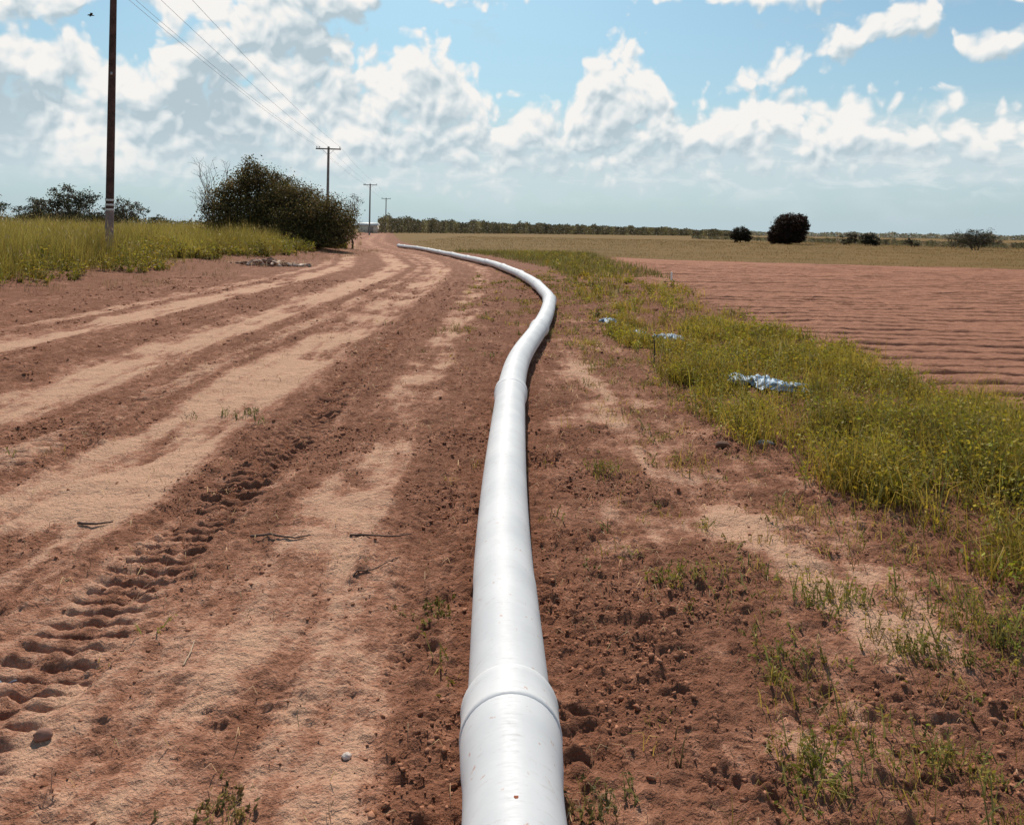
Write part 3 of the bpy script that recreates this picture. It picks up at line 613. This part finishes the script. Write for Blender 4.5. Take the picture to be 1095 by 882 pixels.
# big roadside thicket
Y = 56
def bx(u, Yd): return at(u, Yd, 240)
b0 = (bx(285, Y), Y)
def lob(u, v, Yd, rx, rz_, base, ry=None):      # lobe centred where the photo shows it at distance Yd
    xx, zz = unroll(u, v); return (xx*Yd/F-base[0], Yd-base[1], EYE-zz*Yd/F-gz(*base), rx, ry or rx, rz_)
plant('large_mesquite', 'big dark dense roadside thicket tree with rounded top, left of the road', 'tree', b0,
      [lob(262, 205, Y, 1.7, 1.5, b0), lob(245, 215, Y, 1.4, 1.2, b0), lob(285, 203, Y+1, 1.8, 1.5, b0), lob(300, 215, Y, 1.6, 1.3, b0), lob(265, 228, Y-1, 2.2, 1.2, b0), lob(295, 232, Y-1, 2.2, 1.2, b0), lob(264, 180, Y, 1.0, .8, b0), lob(276, 190, Y, 1.2, .9, b0), lob(303, 194, Y, .9, .7, b0), lob(235, 230, Y, 1.3, 1.3, b0), lob(250, 243, Y-1, 2., 1.1, b0), lob(280, 246, Y-1.5, 2.2, 1., b0), lob(305, 246, Y-1.5, 2.0, 1., b0), lob(318, 226, Y-1, 1.6, 1.3, b0)],
      22, .14, DK, 'trees and bushes of the roadside thicket', .2, stems=3, C2=DK2, gap=.5, twigs=9)
b1 = (bx(335, 54), 54)
plant('dense_bush', 'dense dark bush sloping down to the road at the right end of the thicket', 'bush', b1,
      [lob(325, 218, 54, 1.5, 1.1, b1), lob(340, 228, 53, 1.7, 1.2, b1), lob(320, 240, 53, 1.8, 1.2, b1), lob(355, 236, 53, 1.4, 1.1, b1), lob(366, 230, 54, .9, .9, b1), lob(350, 252, 52, 1.2, .8, b1), lob(362, 250, 52, 1.0, .8, b1), lob(335, 256, 52, 1.4, .8, b1), lob(318, 254, 52, 1.5, .8, b1), lob(352, 260, 51.5, 1.2, .6, b1), lob(366, 246, 53, 1.0, .9, b1), lob(310, 212, 54.5, 1.5, 1.1, b1)],
      30, .12, DK, 'trees and bushes of the roadside thicket', .12, stems=4, C2=DK2)
b2 = (bx(377, 62), 62)
plant('thin_tree', 'small thin reddish grey tree with sparse top just right of the thicket', 'tree', b2, [lob(378, 213, 62, .75, .6, b2), lob(381, 224, 62, .5, .6, b2), lob(374, 240, 62, .9, .9, b2)], 9, .10, (.13, .095, .07), 'trees and bushes of the roadside thicket', .07, C2=(.10, .09, .05))
b3 = (bx(232, 57), 57); t = empty('bare_shrub', (*b3, gz(*b3))); tag(t, 'leafless pale grey shrub with thin twigs at the left end of the thicket', 'bush', 'trees and bushes of the roadside thicket')
tb = MB()
for i in range(34):
    u, v = random.uniform(208, 246), random.uniform(172, 225); lo = lob(u, v, 57+random.uniform(-.8, .8), 1, 1, b3)
    P, rr = limb((random.uniform(-.2, .2), random.uniform(-.2, .2), .1), lo[:3], .035, .010, n=7, wob=.04); tb.tube(P, rr, 4)
    for _ in range(6):
        q_ = P[random.randint(3, 6)]; e = q_+np.array([random.uniform(-.6, .5), random.uniform(-.4, .4), random.uniform(.1, .6)]); P2, r2 = limb(q_, e, .012, .005, n=4, wob=.08); tb.tube(P2, r2, 3, cap=False)
tb.build('branches', plain('bare_twig', (.26, .21, .19), .9, .2, 3), t)
# bare twigs poking through the top of the thicket
# trees at the far left
LG = 'trees far beyond the left verge'
def ftree(u0, u1, vtop, Yd, name, label, cat, C, dens=16, leaf=.30, group=None, vb=None, C2=None, nl=5, gap=.45, dome=1.0, low=.35, tr=.16, twigs=5, stems=1):
    """a tree whose crown spans photo columns u0..u1 with its top at row vtop, built at distance Yd"""
    uc = (u0+u1)/2; base = (at(uc, Yd), Yd); w = (u1-u0)*Yd/F; zt = EYE-unroll(uc, vtop)[1]*Yd/F-gz(*base)
    lobes = []
    for i in range(nl):
        f = (i+.5)/nl*2-1; f += random.uniform(-.08, .08); hz = zt*(1-.38*dome*abs(f)**2)*random.uniform(.9, 1.0); rz_ = hz*(1-low)/2*random.uniform(.75, 1); lobes.append((f*w*.40, random.uniform(-.15, .15)*w, hz-rz_, w/nl*.95, w/nl*1.0, rz_))
    lobes.append((0, 0, zt*.45, w*.32, w*.25, zt*.28))
    return plant(name, label, cat, base, lobes, dens, leaf, C, group, tr, C2=C2, gap=gap, twigs=twigs, stems=stems)
GB = (.060, .064, .036); GB2 = (.13, .11, .075)
ftree(-40, 12, 203, 115, 'far_tree', 'grey green tree cut by the left edge of the photo behind the grass', 'tree', GB, 11, .26, LG, C2=GB2)
ftree(18, 62, 208, 118, 'far_tree', 'low spreading tree between the left edge and the pole, shorter left neighbour of the largest', 'tree', GB, 11, .26, LG, C2=GB2)
ftree(40, 108, 194, 112, 'far_tree', 'largest grey green spreading tree left of the nearest utility pole', 'tree', GB, 11, .26, LG, C2=GB2, nl=7, gap=.5)
ftree(110, 156, 209, 116, 'far_tree', 'small rounded tree just right of the nearest utility pole', 'tree', GB, 11, .26, LG, C2=GB2, nl=5)
ftree(156, 180, 227, 120, 'far_bush', 'low dark bush right of the small rounded tree, at the grass top', 'bush', GB, 16, .26, LG)
ftree(0, 150, 226, 124, 'hedge', 'low dark brush line under the far left trees', 'hedge', (.05, .05, .03), 20, .3, LG, nl=10, dome=.2, low=.2, tr=.06)
# solitary trees on the right
RG = 'solitary trees and bushes beyond the crop field'
b4 = (at(842, 148), 148)
plant('dome_tree', 'very dark round leaning dome tree standing alone beyond the field', 'tree', b4,
      [lob(845, 243.5, 148, 3.0, 2.6, b4), lob(855, 241, 148, 1.8, 2.2, b4), lob(834, 250, 148, 2.3, 1.8, b4), lob(842, 254, 148, 3.2, 1.2, b4), lob(827, 256, 148, 1.2, .9, b4)], 60, .22, (.040, .022, .013), RG, .25, gap=-.3, twigs=3, tight=.36)
b5 = (at(792, 158), 158)
plant('round_bush', 'small dark round bush just left of the dome tree', 'bush', b5, [lob(792, 250, 158, 1.8, 1.4, b5), lob(787, 253, 158, 1.3, 1.1, b5), lob(798, 253, 158, 1.3, 1.1, b5)], 50, .22, (.04, .032, .018), RG, .1, gap=.1, twigs=3, tight=.5)
ftree(901, 917, 248, 150, 'field_bush', 'small grey bush right of the dome tree, left one of the close pair', 'bush', (.06, .05, .03), 26, .25, RG, nl=3, low=0, stems=3, tr=.05)
ftree(920, 942, 249, 145, 'field_bush', 'small dark bush right of the dome tree, right one of the close pair', 'bush', (.035, .032, .018), 34, .25, RG, nl=3, low=0, stems=3, tr=.05)
ftree(968, 982, 254, 140, 'field_bush', 'tiny olive bush left of the loose twiggy bush', 'bush', (.065, .055, .03), 26, .22, RG, nl=3, low=0, stems=3, tr=.05)
ftree(1012, 1074, 243, 116, 'twiggy_bush', 'wide loose twiggy grey green bush near the right edge of the photo', 'bush', (.065, .058, .034), 13, .17, RG, nl=8, low=0, gap=.35, C2=(.12, .10, .07), twigs=16, stems=7, tr=.05, dome=.75)
# ------------------------------------------------------------------ far woods as masses
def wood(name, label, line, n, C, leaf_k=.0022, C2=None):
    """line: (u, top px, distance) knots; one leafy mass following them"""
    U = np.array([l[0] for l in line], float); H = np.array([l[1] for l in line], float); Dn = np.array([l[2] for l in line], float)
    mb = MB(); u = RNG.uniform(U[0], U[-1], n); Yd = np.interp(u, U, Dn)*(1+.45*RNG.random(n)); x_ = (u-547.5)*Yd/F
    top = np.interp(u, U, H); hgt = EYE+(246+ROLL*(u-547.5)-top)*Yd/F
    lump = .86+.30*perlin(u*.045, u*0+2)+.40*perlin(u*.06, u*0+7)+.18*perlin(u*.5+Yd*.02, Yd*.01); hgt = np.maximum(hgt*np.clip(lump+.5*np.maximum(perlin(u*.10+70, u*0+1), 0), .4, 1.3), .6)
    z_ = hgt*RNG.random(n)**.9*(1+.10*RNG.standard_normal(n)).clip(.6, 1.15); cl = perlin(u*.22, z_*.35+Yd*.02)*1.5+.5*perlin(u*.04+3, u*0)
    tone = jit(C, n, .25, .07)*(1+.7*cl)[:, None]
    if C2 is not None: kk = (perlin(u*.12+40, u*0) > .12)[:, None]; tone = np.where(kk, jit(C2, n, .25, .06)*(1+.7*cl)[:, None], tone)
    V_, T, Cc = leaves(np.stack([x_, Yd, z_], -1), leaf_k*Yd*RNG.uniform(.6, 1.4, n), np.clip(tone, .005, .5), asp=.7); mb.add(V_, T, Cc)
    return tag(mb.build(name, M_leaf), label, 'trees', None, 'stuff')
wood('treeline', 'far dark green tree line along the horizon from the road to the dome tree', [(404, 231, 235), (412, 229.5, 245), (440, 234, 265), (500, 237, 300), (560, 239, 350), (640, 241.5, 400), (700, 243.5, 450), (760, 246, 520), (800, 248, 600)], 90000, (.095, .082, .042), .0017, (.15, .128, .058))
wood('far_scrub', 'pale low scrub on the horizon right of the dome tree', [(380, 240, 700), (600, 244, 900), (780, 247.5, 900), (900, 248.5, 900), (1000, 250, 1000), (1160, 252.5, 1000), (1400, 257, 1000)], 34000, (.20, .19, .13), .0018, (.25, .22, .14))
wood('field_scrub', 'low mixed brush along the far edge of the crop field', [(740, 253, 240), (800, 254.5, 200), (870, 254.5, 175), (960, 256.5, 150), (1010, 258, 140), (1100, 260, 135), (1300, 264, 135)], 34000, (.12, .105, .05), .0018, (.19, .15, .08))
wood('left_scrub', 'distant low brush on the left horizon behind the road', [(-300, 224, 300), (0, 230, 260), (150, 233, 260), (260, 238, 300), (404, 241, 400)], 16000, (.075, .075, .04), .0024)
# ------------------------------------------------------------------ far pale shed
xs_, ys_ = at(394, 240), 240; t = empty('far_shed', (xs_, ys_, gz(xs_, ys_))); tag(t, 'tiny cream coloured low shed at the far end of the road behind the third pole', 'shed')
mb = MB(); mb.box((0, 0, 1.15), (5.6, 4, 2.3)); mb.build('wall', plain('cream_wall', (.6, .54, .44), .8, .1, 2), t, False)
mb = MB(); V_ = [(-3.1, -2.3, 2.302), (3.1, -2.3, 2.302), (3.1, 2.3, 2.302), (-3.1, 2.3, 2.302), (-3.1, 0, 3.1), (3.1, 0, 3.1)]
mb.add(V_, [[0, 1, 5], [0, 5, 4], [2, 3, 4], [2, 4, 5], [0, 4, 3], [1, 2, 5], [0, 2, 1], [0, 3, 2]]); mb.build('roof', plain('pale_roof', (.74, .72, .68), .6, .1, 2), t, False)
mb = MB(); mb.box((1, -2.02, 1.0), (1.6, .05, 1.9)); mb.build('door', plain('shed_door', (.3, .26, .22), .8, .1, 2), t, False)
# ------------------------------------------------------------------ small things
M_plastic = plain('grey_plastic', (.30, .42, .54), .6, .35, 22, spec=.4)
def sheet(name, label, u, v, L_, Wd, H_, rz=0., group='crumpled plastic in the weeds', z_=.10, mat=None):
    x_, y_ = gp(u, v, z_); n = 40; a, b_ = np.meshgrid(np.linspace(-1, 1, n), np.linspace(-1, 1, 16))
    e = 1+.5*perlin(a*1.5+u, b_*3)+.2*perlin(a*7, b_*6+u); X = a*L_/2*e; Yv = b_*Wd/2*(1+1.1*perlin(a*2.2+u, b_*1.3+3)+.5*perlin(a*7+u, b_*3))*(1-.5*a*a)+.12*L_*a*a*0
    Z = H_*(1-b_**2)*(1-.6*a**4)+H_*1.6*np.abs(perlin(a*5+u, b_*3.2))+H_*1.1*np.abs(perlin(a*11, b_*7+u))
    mb = MB(); i = (np.arange(15)[:, None]*n+np.arange(n-1)[None]).ravel(); top = np.stack([X, Yv, Z], -1).reshape(-1, 3); bot = top-np.array([0, 0, .004])
    mb.quads(np.vstack([top, bot]), np.vstack([np.stack([i, i+1, i+n+1, i+n], -1), np.stack([i+n, i+n+1, i+1, i], -1)+n*16]))
    o = mb.build(name, mat or M_plastic); o.location = (x_, y_, z_*.55+gz(x_, y_)); o.rotation_euler = (0, 0, rz); return tag(o, label, 'plastic sheet', group)
sheet('plastic_sheet', 'largest crumpled blue grey plastic sheet lying in the weeds left of the field', 817, 406, 1.0, .46, .06, -.75, z_=.07)
sheet('plastic_sheet', 'middle sized crumpled pale blue plastic piece in the weeds beside the thin dark stake', 714, 360, .42, .30, .06, -.2, z_=.07)
sheet('plastic_sheet', 'small grey plastic scrap in the weeds just left of the pale blue piece', 682, 354, .30, .24, .05, .1, z_=.07)
sheet('plastic_sheet', 'smallest farthest plastic scrap in the weeds near the bend of the pipe', 650, 342, .3, .25, .05, .1, z_=.07)
M_dark = plain('dark_stake', (.05, .045, .04), .8, .2, 10); M_white = plain('white_stake', (.8, .8, .78), .6, .05, 10)
x_, y_ = gp(699, 388); mb = MB(); mb.tube([(0, 0, -.05), (.01, 0, .16), (0, 0, .32)], [.011, .010, .008], 6); o = mb.build('garden_stake', M_dark); o.location = (x_, y_, gz(x_, y_)); tag(o, 'thin dark stake standing at the weed edge below the pale blue plastic', 'stake')
x_, y_ = gp(718, 300); mb = MB(); mb.tube([(0, 0, -.05), (0, 0, .30)], [.035, .03], 8); o = mb.build('marker_post', M_white); o.location = (x_, y_, gz(x_, y_)); tag(o, 'tiny white marker post standing in the bare field', 'marker')
M_twig = plain('dead_twig', (.10, .065, .05), .9, .3, 10); M_ptwig = plain('pale_straw', (.50, .36, .24), .8, .2, 10)
def twig(pts, r, label, mat=None, name='twig', z=.012):
    W3 = [gp(u, v, z) for u, v in pts]; W3 = [(a, b_, gz(a, b_)+r+.008*(i % 2)) for i, (a, b_) in enumerate(W3)]
    c = np.array(W3[0]); P = np.array(W3)-c; t = np.linspace(0, 1, len(P)); tt = np.linspace(0, 1, 4*len(P)); P = np.stack([np.interp(tt, t, P[:, i]) for i in range(3)], -1)+RNG.normal(0, r*.15, (4*len(P), 3))
    zz = ghat(P[:, 0]+c[0], P[:, 1]+c[1])-c[2]+r*1.2; P[:, 2] = np.maximum(P[:, 2], zz)
    mb = MB(); mb.tube(P, np.linspace(r, r*.45, len(P)), 6); o = mb.build(name, mat or M_twig); o.location = c; tag(o, label, 'twig', 'twigs lying on the dirt')
twig([(83, 545), (100, 547), (121, 546)], .009, 'short thick dark twig lying on the pale wheel track')
twig([(268, 570), (290, 573), (315, 574), (332, 572)], .007, 'dark twig lying left of the pipe, left one of two in a row')
twig([(374, 571), (400, 570), (425, 567), (440, 568)], .006, 'dark twig lying left of the pipe, right one of two in a row')
twig([(378, 612), (400, 604), (428, 592)], .004, 'thin slanting twig between the pipe and the row of two twigs')
twig([(196, 702), (204, 690), (208, 678)], .0035, 'short pale straw stalk on bare soil at lower left', M_ptwig)
twig([(-14, 707), (4, 709), (18, 708)], .008, 'grey blue stick end at the left edge of the photo', plain('grey_stick', (.16, .17, .22), .7, .2, 10))
M_stone = plain('stone', (.42, .33, .28), .9, .25, 18, bmp=.01); M_shell = plain('pale_stone', (.62, .52, .45), .8, .15, 30)
def stone(name, label, u, v, s, mat, group='loose stones on the soil'):
    x_, y_ = gp(u, v); mb = MB()
    import bmesh
    bm = bmesh.new(); bmesh.ops.create_icosphere(bm, subdivisions=3, radius=1)
    Vv = np.array([w.co[:] for w in bm.verts]); Ff = np.array([[w.index for w in f.verts] for f in bm.faces]); bm.free()
    k = 1+.35*perlin(Vv[:, 0]*1.4+u, Vv[:, 1]*1.4+Vv[:, 2])+.12*perlin(Vv[:, 0]*4, Vv[:, 2]*4+u); mb.add(Vv*k[:, None]*np.array(s), Ff)
    o = mb.build(name, mat); o.location = (x_, y_, gz(x_, y_)+s[2]*.4); tag(o, label, 'stone', group)
stone('stone', 'small white chip of stone left of the pipe near the bottom edge', 371, 801, (.016, .013, .011), M_shell)
stone('stone', 'rounded brown stone at the foot of the tyre lug marks, lower left', 46, 778, (.032, .022, .018), plain('brown_stone', (.24, .125, .09), .95, .2, 20))
stone('stone', 'flat grey stone beside the dark hole right of the pipe', 818, 470, (.075, .05, .03), plain('grey_stone', (.28, .27, .27), .85, .2, 20))
stone('stone', 'dark grey lump in the loose dirt left of the flat grey stone', 772, 476, (.06, .045, .035), plain('dark_lump', (.13, .065, .042), .9, .3, 20))
# heap of pale debris at the road side
x_, y_ = gp(285, 281, .1); t = empty('debris_heap', (x_, y_, gz(x_, y_))); tag(t, 'low heap of pale broken debris and dry stalks at the left road side', 'debris heap')
M_deb = [plain('pale_debris', (.55, .42, .34), .9, .3, 6), plain('brown_debris', (.24, .14, .10), .9, .3, 6)]
for j, m_ in enumerate(M_deb):
    mb = MB()
    for i in range(60):
        a = RNG.standard_normal(3); c = np.array([a[0]*.75, a[1]*.5, abs(a[2])*.13*np.exp(-a[0]**2)+.05]); s_ = RNG.uniform(.03, .10)
        mb.add(ICO*s_*(1+.45*RNG.standard_normal((12, 1)))*np.array([1.6, 1, .9])+c, ICF)
    tag(mb.build('broken_pieces', m_, t, False), kind='stuff')
mb = MB(); n = 420; V_, T, Cc = blades(np.stack([RNG.normal(0, .9, n), RNG.normal(0, .4, n), np.zeros(n)], -1), RNG.uniform(.15, .4, n), np.full(n, .018), RNG.uniform(.3, .9, n), RNG.random(n)*6.28, jit((.5, .36, .24), n, .2, .05)); mb.add(V_, T, Cc); tag(mb.build('dry_stalks', M_grass, t), kind='stuff')
# individual foreground weeds
def weed(u, v, h, n, label, C=(.21, .19, .03), spread=.06, sz=.020):
    x_, y_ = gp(u, v); t = MB(); k = n; xx = x_+RNG.normal(0, spread, k); yy = y_+RNG.normal(0, spread, k)
    tufts(xx, yy, 7, np.clip(h*.8*(1+.3*RNG.standard_normal(k)), .03, 1), .3, .0042, .6, .02, C, (.26, .22, .08), t); leafy(t, xx, yy, h, 7, sz, C, lean=.35)
    o = t.build('weed_plant', M_grass); o.data.transform(Matrix.Translation((-x_, -y_, -gz(x_, y_)))); o.location = (x_, y_, gz(x_, y_)); tag(o, label, 'weed', 'larger weeds in the loose soil')
for a in [(872, 822, .10, 12, 'bright green leafy weed near the bottom right, nearest the bottom edge'),
          (1010, 815, .13, 12, 'yellowish weed clump with pale stalks at the bottom right corner', (.32, .25, .05), .12),
          (888, 640, .12, 14, 'green weed clump right of the pale path, middle of the right side', (.24, .20, .03), .09),
          (835, 700, .09, 12, 'low weed on the dark clod ridge below the pale path', (.22, .18, .035), .08),
          (722, 610, .09, 10, 'sparse weed right of the pipe, level with the twigs', (.24, .20, .03), .08),
          (650, 500, .10, 8, 'small weed right of the pipe, halfway along its nearest stretch', (.25, .2, .035), .09),
          (1050, 660, .17, 22, 'large leafy green weed clump at the right edge below the weed strip', (.26, .23, .03), .16),
          (985, 690, .10, 14, 'flat spreading weed left of the large leafy clump at the right edge', (.26, .2, .04), .10),
          (640, 858, .07, 10, 'straw coloured tuft beside the pipe at the bottom edge', (.2, .16, .06), .05),
          (462, 640, .05, 8, 'low green tuft touching the pipe left side', (.2, .17, .035), .06),
          (235, 862, .05, 12, 'low straw coloured tuft at the bottom edge, left of the pipe', (.22, .17, .06), .05),
          (255, 437, .10, 9, 'dark green weed growing on the dirt road left of the pipe', (.07, .085, .03), .12)]: weed(*a)
# bird in the sky
xb, zb = unroll(97, 17); Yb = 70.; mb = MB()
mb.tube([(-.28, 0, 0), (-.18, 0, .03), (0, 0, .05), (.18, 0, .04), (.30, 0, .02)], [.01, .05, .08, .05, .012], 8)
for s_ in (-1, 1):
    V_ = np.array([(-.08, .04*s_, .07), (.12, .04*s_, .07), (.16, .35*s_, .17), (-.03, .35*s_, .17), (.0, .72*s_, .08), (-.1, .70*s_, .08)]); Vb = V_-[0, 0, .012]
    mb.quads(np.vstack([V_, Vb]), [[0, 1, 2, 3], [3, 2, 4, 5], [9, 8, 7, 6], [11, 10, 8, 9], [0, 6, 7, 1], [1, 7, 8, 2], [2, 8, 10, 4], [4, 10, 11, 5], [5, 11, 9, 3], [3, 9, 6, 0]])
o = mb.build('bird', plain('bird_feathers', (.04, .04, .045), .7, .1, 10)); o.location = (xb*Yb/F, Yb, EYE-zb*Yb/F); o.rotation_euler = (0, 0, .5); tag(o, 'small dark bird flying in the sky left of the nearest pole', 'bird')
